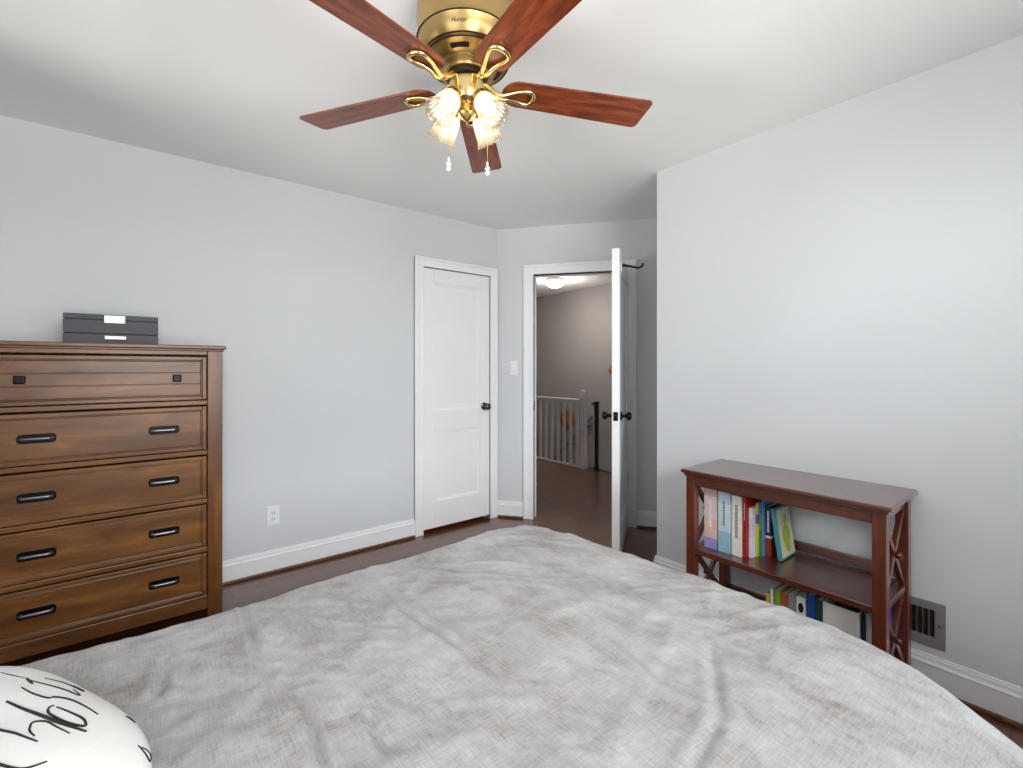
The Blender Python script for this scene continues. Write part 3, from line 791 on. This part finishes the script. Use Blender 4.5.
for xs in (BX[0] + LG / 2, BX[1] - LG / 2):
    sg = 1 if xs > -0.8 else -1
    MB().box(xs - 0.009, xs + 0.009, BY[0] + LG, BY[1] - LG, 0.715, 0.752).build('side_rail', M['shelf'], bk, bevel=0.002)
    for z0, z1 in ((0.414, 0.715), (0.101, 0.388)):
        ya, yb = BY[0] + LG - 0.004, BY[1] - LG + 0.004
        for flip in (0, 1):
            p = Vector((xs, ya, z1 if flip else z0)); q = Vector((xs, yb, z0 if flip else z1))
            d = (q - p).normalized(); nrm = Vector((1, 0, 0)); w = d.cross(nrm)
            L_ = (q - p).length
            mt = Matrix(((nrm.x, d.x, w.x, p.x), (nrm.y, d.y, w.y, p.y), (nrm.z, d.z, w.z, p.z), (0, 0, 0, 1)))
            o_ = 0.001 * flip
            MB().box(-0.009 + o_, 0.009 + o_, 0.004, L_ - 0.004, -0.011, 0.011, mt).build('cross_bar', M['shelfv'], bk, bevel=0.002)
        zc = (z0 + z1) / 2; yc = (ya + yb) / 2
        mb = MB(); mb.lathe([(0.0, 0.0), (0.009, 0.0), (0.012, 0.004), (0.0135, 0.010), (0.0115, 0.017), (0.006, 0.021), (0.0, 0.022)], 16, face_m((xs + sg * 0.008, yc, zc), (sg, 0, 0)))
        mb.build('boss', M['boss'], bk)

# books: cover (spine towards the room) > pages
def book(x0, th, h, depth, z, m, label, lean=0.0, yf=2.085, group=None, name='book', title=None, yaw=0.0):
    """upright book, spine at the front; lean in radians tilts the top towards -x"""
    r = thing(name, label, 'book', (x0, yf, z), group)
    r.rotation_euler = (0, -lean, yaw)
    c = 0.0025 if th < 0.03 else 0.0035
    mb = MB(); mb.box(0, c, 0, depth, 0, h); mb.box(th - c, th, 0, depth, 0, h); mb.box(c, th - c, 0, c, 0, h)
    cv = mb.build('cover', m, r, bevel=0.0012, local=True)
    MB().box(c, th - c, c, depth - 0.006, 0.004, h - 0.004).build('pages', M['paper'], r, local=True)
    if title:
        tc, za, zb, wd = title
        mb = MB(); rnd = random.Random(int(abs(x0) * 10000) + int(h * 100)); q = za * h
        while q < zb * h:
            l_ = rnd.uniform(0.004, 0.010)
            mb.box(th * (0.5 - wd / 2), th * (0.5 + wd / 2), -0.0006, 0.0, q, q + l_ * 0.7); q += l_
        mb.build('spine_lettering', tc, r, local=True)
    return r
def solid(n, r, g, b_, rough=0.45): return mat(n, srgb(r, g, b_), rough, var=0.08, scale=20)
ink_grey = solid('grey_print', 120, 122, 126); ink_white = solid('white_print', 232, 232, 230); ink_gold = solid('orange_print', 206, 140, 70)
Z1 = 0.4145; G1 = 'books on the upper shelf'
book(-1.160, 0.062, 0.290, 0.20, Z1, bands('peach_jacket', [(0, srgb(158, 150, 206)), (0.17, srgb(226, 196, 184)), (0.5, srgb(222, 204, 202)), (0.85, srgb(216, 178, 170))]), 'thick peach and lavender book, leftmost on the upper shelf of the bookcase', group=G1, yf=2.100, title=(ink_white, 0.35, 0.8, 0.18))
book(-1.092, 0.056, 0.278, 0.20, Z1, bands('pale_blue_jacket', [(0, srgb(150, 192, 206)), (0.35, srgb(196, 216, 222)), (0.6, srgb(214, 224, 228)), (0.8, srgb(190, 210, 222))]), 'thick pale blue book, second from the left on the upper shelf', group=G1, yf=2.100, title=(ink_grey, 0.45, 0.85, 0.18))
book(-1.031, 0.044, 0.272, 0.20, Z1, bands('cream_jacket', [(0, srgb(232, 226, 214)), (0.75, srgb(226, 222, 216))]), 'cream book with grey spine lettering, right of the pale blue one', group=G1, yf=2.105, title=(ink_grey, 0.3, 0.85, 0.3))
book(-0.985, 0.0165, 0.272, 0.20, Z1, solid('red_cloth', 150, 34, 30), 'tall slim red book on the upper shelf', group=G1, yf=2.112, title=(ink_white, 0.62, 0.88, 0.12))
book(-0.968, 0.016, 0.262, 0.10, Z1, solid('black_cloth', 30, 28, 30), 'tall black book set back behind the slim white one', group=G1, yf=2.215)
book(-0.968, 0.0150, 0.222, 0.07, Z1, bands('lilac_white_jacket', [(0, srgb(226, 222, 232)), (0.4, srgb(214, 208, 226)), (0.8, srgb(236, 234, 236))]), 'short white and lilac booklet in front of the black book', group=G1, yf=2.135)
book(-0.9525, 0.0085, 0.240, 0.17, Z1, bands('yellow_jacket', [(0, srgb(190, 200, 60)), (0.3, srgb(222, 190, 60)), (0.62, srgb(120, 84, 160)), (0.8, srgb(232, 196, 90))]), 'slim yellow and purple picture book on the upper shelf', group=G1, yf=2.168)
book(-0.9435, 0.0065, 0.246, 0.17, Z1, bands('green_jacket', [(0, srgb(60, 140, 70)), (0.5, srgb(90, 170, 90)), (0.8, srgb(70, 120, 170))]), 'slim green picture book on the upper shelf', group=G1, yf=2.182)
book(-0.9365, 0.0060, 0.252, 0.17, Z1, solid('soft_blue_cloth', 104, 142, 196), 'slim sky blue picture book on the upper shelf', group=G1, yf=2.192)
book(-0.930, 0.0250, 0.228, 0.15, Z1, bands('navy_red_jacket', [(0, srgb(148, 60, 38)), (0.36, srgb(232, 228, 222)), (0.41, srgb(28, 36, 68))]), 'navy and brick red book with white lettering, next to the leaning picture book', group=G1, yf=2.212, title=(ink_white, 0.48, 0.9, 0.35))
lb = book(-0.8705, 0.018, 0.222, 0.150, Z1 + 0.001, solid('teal_cloth', 74, 148, 158), 'picture book with lime green shape on its cream cover, leaning on the upper shelf', lean=R(8), group=G1, yf=2.196)
MB().box(0.018, 0.0188, 0.010, 0.142, 0.008, 0.214).build('cover_picture', solid('cream_print', 222, 224, 196), lb, local=True)
mb = MB()
mb.prism([(0.078 + 0.037 * math.cos(a) * (1 + 0.12 * math.sin(a * 3)), 0.086 + 0.056 * math.sin(a) * (1 - 0.1 * math.cos(a * 2))) for a in [2 * PI * i / 40 for i in range(40)]], 0.0188, 0.0193, Matrix(((0, 0, 1, 0), (1, 0, 0, 0), (0, 1, 0, 0), (0, 0, 0, 1))))
mb.prism([(0.082 + 0.018 * math.cos(a), 0.166 + 0.022 * math.sin(a)) for a in [2 * PI * i / 30 for i in range(30)]], 0.0188, 0.0193, Matrix(((0, 0, 1, 0), (1, 0, 0, 0), (0, 1, 0, 0), (0, 0, 0, 1))))
o = mb.build('cover_shape', solid('lime_print', 186, 196, 60), lb, local=True)
Z2 = 0.1015; G2 = 'books on the lower shelf'
low = [
    (-0.890, 0.015, 0.190, (206, 176, 60), 'slim yellow book, leftmost visible on the lower shelf', 0.16, 0.0),
    (-0.871, 0.012, 0.212, (226, 224, 220), 'thin white book between the yellow and lime ones, lower shelf', 0.16, 0.0),
    (-0.854, 0.024, 0.216, (132, 168, 56), 'lime green book on the lower shelf', 0.16, 0.0),
    (-0.828, 0.026, 0.212, (176, 84, 44), 'orange brown book on the lower shelf', 0.16, 0.0),
    (-0.800, 0.029, 0.222, (142, 142, 140), 'grey book on the lower shelf', 0.18, 0.0),
    (-0.769, 0.034, 0.222, (224, 224, 224), 'white book with a dark oval on its spine, lower shelf', 0.18, 0.0),
    (-0.733, 0.034, 0.246, (36, 74, 142), 'blue book on the lower shelf', 0.20, 0.0),
    (-0.697, 0.024, 0.236, (36, 74, 78), 'dark teal book left of the white magazine file', 0.20, 0.0),
    (-0.546, 0.012, 0.246, (28, 32, 48), 'dark navy book right of the white magazine file', 0.22, 0.0),
    (-0.533, 0.018, 0.246, (150, 146, 144), 'slim grey book at the right end of the lower shelf', 0.20, 0.0),
]
for x, th, h, col, lab, dp, ln in low:
    r = book(x, th, h, dp, Z2 + 0.0005, solid('cloth_%d_%d' % (col[0], col[2]), *col), lab, lean=ln, group=G2, yf=2.12)
    if 'oval' in lab:
        mb = MB(); mb.prism([(0.017 + 0.010 * math.cos(a), 0.178 + 0.020 * math.sin(a)) for a in [2 * PI * i / 24 for i in range(24)]], 0.0, 0.0008, Matrix(((1, 0, 0, 0), (0, 0, -1, 0), (0, 1, 0, 0), (0, 0, 0, 1))))
        mb.build('spine_oval', M['dark'], r, local=True)
# open white magazine file with papers in it
mf = thing('magazine_file', 'open white magazine file on the lower shelf', 'file box', (-0.61, 2.22, Z2))
mb = MB(); fx0, fx1, fy0, fy1 = -0.670, -0.551, 2.110, 2.34; t = 0.004; fz = 0.240
mb.box(fx0, fx1, fy0, fy0 + t, Z2, Z2 + fz); mb.box(fx0, fx0 + t, fy0 + t, fy1 - t, Z2, Z2 + fz); mb.box(fx1 - t, fx1, fy0 + t, fy1 - t, Z2, Z2 + fz)
mb.box(fx0, fx1, fy1 - t, fy1, Z2, Z2 + fz); mb.box(fx0 + t, fx1 - t, fy0 + t, fy1 - t, Z2, Z2 + t)
mb.build('file_box', M['white'], mf, bevel=0.001)
for i, (x, w_, col) in enumerate(((-0.655, 0.02, (60, 58, 62)), (-0.628, 0.018, (96, 92, 92)), (-0.604, 0.016, (44, 44, 50)), (-0.580, 0.018, (70, 66, 66)))):
    tag(MB().box(x, x + w_, 2.125, 2.325, Z2 + 0.0045, Z2 + 0.215 + 0.006 * (i % 3)).build('booklet', solid('booklet_%d' % i, *col), bevel=0.001),
        ['charcoal booklet at the left inside the white magazine file', 'grey booklet second from the left inside the white magazine file', 'black booklet third from the left inside the white magazine file', 'brown grey booklet at the right inside the white magazine file'][i], 'booklet', 'booklets in the magazine file')
tag(MB().box(-0.5125, -0.503, 2.12, 2.340, Z2 + 0.0005, Z2 + 0.276).build('folder', solid('violet_plastic', 112, 84, 206), bevel=0.001), 'violet folder standing at the right end of the lower shelf', 'folder')

# ------------------------------------------------------------------ ceiling fan
FC = Vector((-1.272, 0.830, H))
fan = thing('ceiling_fan', 'antique brass ceiling fan with five reddish wood blades and four lit glass shades', 'ceiling fan', FC)
ROT = Matrix.Rotation(TH, 4, 'Z')        # fan details are laid out facing the room's centre line
prof = [(0.0, 0.0), (0.150, 0.0), (0.157, -0.010), (0.160, -0.060), (0.157, -0.110), (0.158, -0.122), (0.160, -0.128), (0.156, -0.134), (0.153, -0.150), (0.145, -0.170), (0.137, -0.181),
        (0.139, -0.185), (0.133, -0.190), (0.124, -0.192), (0.098, -0.202), (0.088, -0.207), (0.085, -0.212), (0.087, -0.217), (0.083, -0.221), (0.086, -0.226), (0.082, -0.230), (0.080, -0.236), (0.0, -0.236)]
MB().lathe(prof, 64).build('motor_housing', M['brass'], fan, local=True)
hs = fan.children[0]
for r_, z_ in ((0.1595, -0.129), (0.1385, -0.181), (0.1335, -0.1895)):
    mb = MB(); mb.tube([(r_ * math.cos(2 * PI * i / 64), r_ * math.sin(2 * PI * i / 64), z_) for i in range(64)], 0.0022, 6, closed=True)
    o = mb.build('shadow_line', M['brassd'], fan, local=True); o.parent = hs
for i in range(6):
    a0 = TH - PI / 2 - 0.11 + i * PI / 3
    mb = MB(); vs = []
    for q in range(9):
        a = a0 - 0.27 + 0.54 * q / 8
        for rr, zz_ in ((0.1015, -0.2024), (0.1155, -0.1966)):
            vs.append(Vector((rr * math.cos(a), rr * math.sin(a), zz_)))
    mb._add(vs, [(2 * q, 2 * q + 1, 2 * q + 3, 2 * q + 2) for q in range(8)])
    o = mb.build('vent_slot', M['dark'], fan, local=True); o.parent = hs
# maker's script on the band
fc = bpy.data.curves.new('maker_mark', 'FONT'); fc.body = 'Hunter'; fc.size = 0.016; fc.shear = 0.35; fc.extrude = 0.0003; fc.align_x = 'CENTER'; fc.align_y = 'CENTER'
tmp = bpy.data.objects.new('maker_mark_text', fc); C.objects.link(tmp)
bpy.context.view_layer.update()
me = bpy.data.meshes.new_from_object(tmp.evaluated_get(bpy.context.evaluated_depsgraph_get())); bpy.data.objects.remove(tmp)
am = TH - PI / 2 - 0.06
for v in me.vertices:                    # wrap the lettering round the housing
    a = am + v.co.x / 0.150; zz_ = -0.156 + v.co.y
    rr = 0.1515 + (v.co.y) * 0.42 + v.co.z
    v.co = Vector((rr * math.cos(a), rr * math.sin(a), zz_))
me.materials.clear(); me.materials.append(M['brassd'])
o = bpy.data.objects.new('maker_mark', me); C.objects.link(o); o.parent = hs
# flywheel and light kit
MB().lathe([(0.0, -0.234), (0.066, -0.234), (0.068, -0.237), (0.066, -0.246), (0.050, -0.248), (0.0, -0.249)], 40).build('flywheel', M['brassd'], fan, local=True)
MB().lathe([(0.0, -0.247), (0.050, -0.247), (0.057, -0.251), (0.058, -0.256), (0.058, -0.306), (0.053, -0.318), (0.036, -0.326), (0.026, -0.330), (0.024, -0.344), (0.028, -0.352), (0.020, -0.364), (0.010, -0.372), (0.0, -0.375)], 40).build('light_kit', M['brassl'], fan, local=True)

# one blade on +X, pitched, with its looped iron, then copies
BZ0 = -0.262
def make_blade():
    r0, r1, w0, w1 = 0.118, 0.645, 0.056, 0.069
    out = []
    for i in range(15):                   # rounded root
        a = PI / 2 + PI * i / 14
        out.append((r0 + 0.055 + 0.055 * math.cos(a), w0 * math.sin(a)))
    for cx, cy, a0 in ((r1 - 0.018, -w1 + 0.018, -PI / 2), (r1 - 0.018, w1 - 0.018, 0)):
        for i in range(6):
            a = a0 + PI / 2 * i / 5; out.append((cx + 0.018 * math.cos(a), cy + 0.018 * math.sin(a)))
    pm = Matrix.Translation((0, 0, BZ0)) @ Matrix.Rotation(R(-9), 4, 'X')
    mb = MB(); mb.prism(out, -0.003, 0.003, pm)
    bl = mb.build('blade', M['blade'], fan, bevel=0.0012, local=True)
    mb = MB()
    P = lambda x, y, z: pm @ Vector((x, y, z))
    zb = -0.0085
    for s in (-1, 1):                     # two arms that part from the hub and close in a rounded loop under the blade
        pts = [Vector((0.050, 0.004 * s, -0.243)), Vector((0.066, 0.005 * s, -0.252)), Vector((0.090, 0.006 * s, -0.272)), P(0.118, 0.008 * s, zb - 0.012), P(0.142, 0.013 * s, zb - 0.005), P(0.165, 0.020 * s, zb), P(0.190, 0.028 * s, zb), P(0.205, 0.030 * s, zb), P(0.216, 0.026 * s, zb), P(0.223, 0.014 * s, zb), P(0.225, 0.0, zb)]
        mb.tube(pts, [0.009, 0.009, 0.0085, 0.008, 0.0075, 0.007, 0.007, 0.007, 0.0075, 0.008, 0.008], 10)
    ir = mb.build('blade_iron', M['brassl'], fan, local=True); ir.parent = bl
    return bl
blade0 = make_blade()
for k_ in range(5):
    bl = blade0 if k_ == 0 else copy_tree(blade0, fan)
    bl.rotation_euler = (0, 0, R(66.5 + 72 * k_))

def make_shade():
    root_m = Matrix.Translation((0.040, 0, -0.296)) @ Matrix.Rotation(R(180 - 38), 4, 'Y')
    # local +Z now points outwards and down
    mb = MB(); mb.lathe([(0.0, 0.0), (0.016, 0.0), (0.016, 0.014), (0.024, 0.020), (0.029, 0.026), (0.030, 0.044), (0.027, 0.046), (0.0, 0.046)], 24, root_m)
    cup = mb.build('lamp_holder', M['brassl'], fan, local=True)
    def rip(r, z, a, t):
        k = r * (1 + 0.022 * min(1, t * 2) * math.cos(20 * a))
        return k, z + (0.003 * math.cos(20 * a) if t > 0.93 else 0)
    prof = [(0.0275, 0.034), (0.030, 0.044), (0.034, 0.058), (0.0365, 0.074), (0.038, 0.090), (0.040, 0.106), (0.0435, 0.119), (0.0475, 0.128), (0.049, 0.131)]
    mb = MB(); mb.lathe(prof, 120, root_m, rip, cap=False)
    sh = mb.build('glass_shade', M['glass'], fan, local=True, smooth_angle=60); sh.parent = cup
    sol = sh.modifiers.new('thickness', 'SOLIDIFY'); sol.thickness = 0.0025
    mb = MB(); mb.lathe([(0.0, 0.044), (0.011, 0.044), (0.012, 0.052), (0.018, 0.064), (0.0225, 0.078), (0.0225, 0.086), (0.018, 0.097), (0.009, 0.103), (0.0, 0.105)], 24, root_m)
    bu = mb.build('bulb', M['bulb'], fan, local=True); bu.parent = cup
    return cup
cup0 = make_shade()
for k_ in range(4):
    cp = cup0 if k_ == 0 else copy_tree(cup0, fan)
    cp.rotation_euler = (0, 0, TH + R(52 + 90 * k_))
for sx, dz, dy in ((-0.062, -0.515, 0.02), (0.066, -0.53, 0.02)):
    p = ROT @ Vector((sx, dy, 0))
    mb = MB(); q = ROT @ Vector((sx * 0.8, dy * 0.8, 0)); mb.tube([(q.x, q.y, -0.285), (p.x, p.y, -0.287), (p.x, p.y, -0.294)], 0.003, 8)
    z = -0.294
    while z > dz + 0.03:
        mb.lathe([(0.0, z), (0.0016, z - 0.001), (0.0016, z - 0.003), (0.0, z - 0.004)], 6, Matrix.Translation((p.x, p.y, 0))); z -= 0.0036
    ch = mb.build('pull_chain', M['brassl'], fan, local=True)
    mb = MB(); mb.lathe([(0.0, dz + 0.034), (0.003, dz + 0.032), (0.0035, dz + 0.016), (0.009, dz + 0.012), (0.009, dz + 0.008), (0.004, dz + 0.004), (0.007, dz - 0.001), (0.0075, dz - 0.006), (0.004, dz - 0.012), (0.0, dz - 0.013)], 16, Matrix.Translation((p.x, p.y, 0)))
    o = mb.build('pull_knob', M['bead'], fan, local=True); o.parent = ch

# ------------------------------------------------------------------ hall: balustrade, gate, light, wall hangings
yb = 4.335; X0b, X1b = HX0, -3.985
bal = thing('stair_balustrade', 'white painted balustrade with newel post at the stair opening in the hall', 'balustrade', (-4.6, yb, 0))
mb = MB(); mb.box(X0b, X1b - 0.03, yb - 0.030, yb + 0.030, 0.832, 0.866); mb.box(X0b, X1b - 0.03, yb - 0.020, yb + 0.020, 0.815, 0.834)
mb.build('handrail', M['trim'], bal, bevel=0.006, segs=3)
MB().box(X0b, X1b - 0.03, yb - 0.028, yb + 0.028, 0.0, 0.022).build('shoe_rail', M['trim'], bal, bevel=0.003)
mb = MB(); mb.box(X1b - 0.034, X1b + 0.034, yb - 0.034, yb + 0.034, 0, 0.90); mb.box(X1b - 0.039, X1b + 0.039, yb - 0.039, yb + 0.039, 0, 0.14)
mb.box(X1b - 0.045, X1b + 0.045, yb - 0.045, yb + 0.045, 0.90, 0.918); mb.box(X1b - 0.032, X1b + 0.032, yb - 0.032, yb + 0.032, 0.918, 0.935)
mb.lathe([(0.03, 0.935), (0.022, 0.942), (0.034, 0.956), (0.036, 0.966), (0.026, 0.980), (0.0, 0.985)], 20, Matrix.Translation((X1b, yb, 0)))
mb.build('newel_post', M['trim'], bal, bevel=0.004)
bb = MB().box(-0.016, 0.016, -0.016, 0.016, 0.02, 0.818).build('baluster', M['trim'], bal, bevel=0.003, local=True)
nb = 16; xs0, xs1 = X0b + 0.06, X1b - 0.11
for i in range(nb):
    c_ = bb if i == 0 else bb.copy()
    if i: C.objects.link(c_); c_.parent = bal
    c_.location = Vector((xs1 - i * 0.115, yb, 0)) - Vector((-4.6, yb, 0))
# rolled-up safety gate beside the newel post
gt = thing('safety_gate', 'dark brown safety gate post with white panel beside the newel post in the hall', 'gate', (-3.84, 4.40, 0))
mb = MB(); mb.box(-3.850, -3.812, 4.385, 4.422, 0.005, 0.83); mb.box(-3.855, -3.807, 4.380, 4.427, 0.815, 0.845); mb.box(-3.852, -3.810, 4.382, 4.425, 0.005, 0.05)
mb.build('post', M['gate'], gt, bevel=0.004)
mb = MB(); mb.box(-3.905, -3.850, 4.390, 4.415, 0.800, 0.830); mb.build('top_bracket', M['gate'], gt, bevel=0.003)
mb = MB(); mb.box(-3.880, -3.868, 4.395, 4.410, 0.06, 0.800); mb.build('gate_panel', M['plate'], gt, bevel=0.002)
# sloping handrail on the far stair wall
hr = thing('stair_handrail', 'grey sloping handrail on the stair wall, seen between the balusters', 'handrail', (-5.0, HY1 - 0.06, 0.1))
mb = MB(); mb.tube([(-6.0 + 0.2, HY1 - 0.06, -0.60), (-4.55, HY1 - 0.06, 0.56)], 0.024, 14); mb.build('rail', M['vent'], hr)
for i in range(4):
    x = -5.65 + i * 0.33; z = -0.60 + (x + 5.8) / 1.25 * 1.16
    mb = MB(); mb.tube([(x, HY1 - 0.06, z - 0.02), (x, HY1 - 0.045, z - 0.055), (x, HY1, z - 0.065)], 0.011, 8); mb.build('bracket', M['pewter'], hr)
# round straw hangings on the stair wall
def hanging(x, z, r, label):
    root = thing('straw_wall_hanging', label, 'wall hanging', (x, HY1, z), 'straw hangings on the stair wall')
    fm = face_m((x, HY1 - 0.004, z), (0, -1, 0))
    mb = MB(); mb.lathe([(0.0, 0.0), (r, 0.0), (r * 1.0, 0.008), (r * 0.62, 0.016), (r * 0.55, 0.06), (r * 0.42, 0.075), (0.0, 0.08)], 10, fm); mb.build('straw_disc', M['wicker'], root)
    mb = MB(); mb.lathe([(r * 0.615, 0.016), (r * 0.63, 0.018), (r * 0.585, 0.045), (r * 0.57, 0.045)], 10, fm, cap=False); mb.build('dark_band', M['band'], root)
hanging(-5.11, 0.455, 0.165, 'orange brown straw disc on the stair wall, seen behind the balusters')
hanging(-4.21, 1.225, 0.075, 'small orange brown straw disc high on the hall wall beside the open door')
# flush hall light
hl = thing('hall_ceiling_light', 'flush hall ceiling light with lit ribbed glass dome', 'ceiling light', (-4.48, 4.318, H))
MB().lathe([(0.0, 0.0), (0.118, 0.0), (0.118, -0.012), (0.100, -0.022), (0.0, -0.022)], 40).build('base', M['plate'], hl, local=True)
MB().lathe([(0.098, -0.020), (0.122, -0.030), (0.126, -0.045), (0.112, -0.075), (0.080, -0.100), (0.040, -0.113), (0.0, -0.116)], 40, None, lambda r, z, a, t: (r * (1 + 0.02 * math.cos(24 * a) * (1 - t)), z), cap=False).build('glass_dome', M['dome'], hl, local=True)
for nm, kind_, e_, dz in (('hall_bulb', 'POINT', 8.5, 0.26), ('hall_bulb_down', 'AREA', 3.0, 0.122)):
    l = bpy.data.lights.new(nm, kind_); l.energy = e_; l.color = (1.0, 0.93, 0.87)
    if kind_ == 'AREA': l.shape = 'DISK'; l.size = 0.20
    else: l.shadow_soft_size = 0.1
    o = bpy.data.objects.new(nm, l); C.objects.link(o); o.location = (-4.48, 4.318, H - dz)
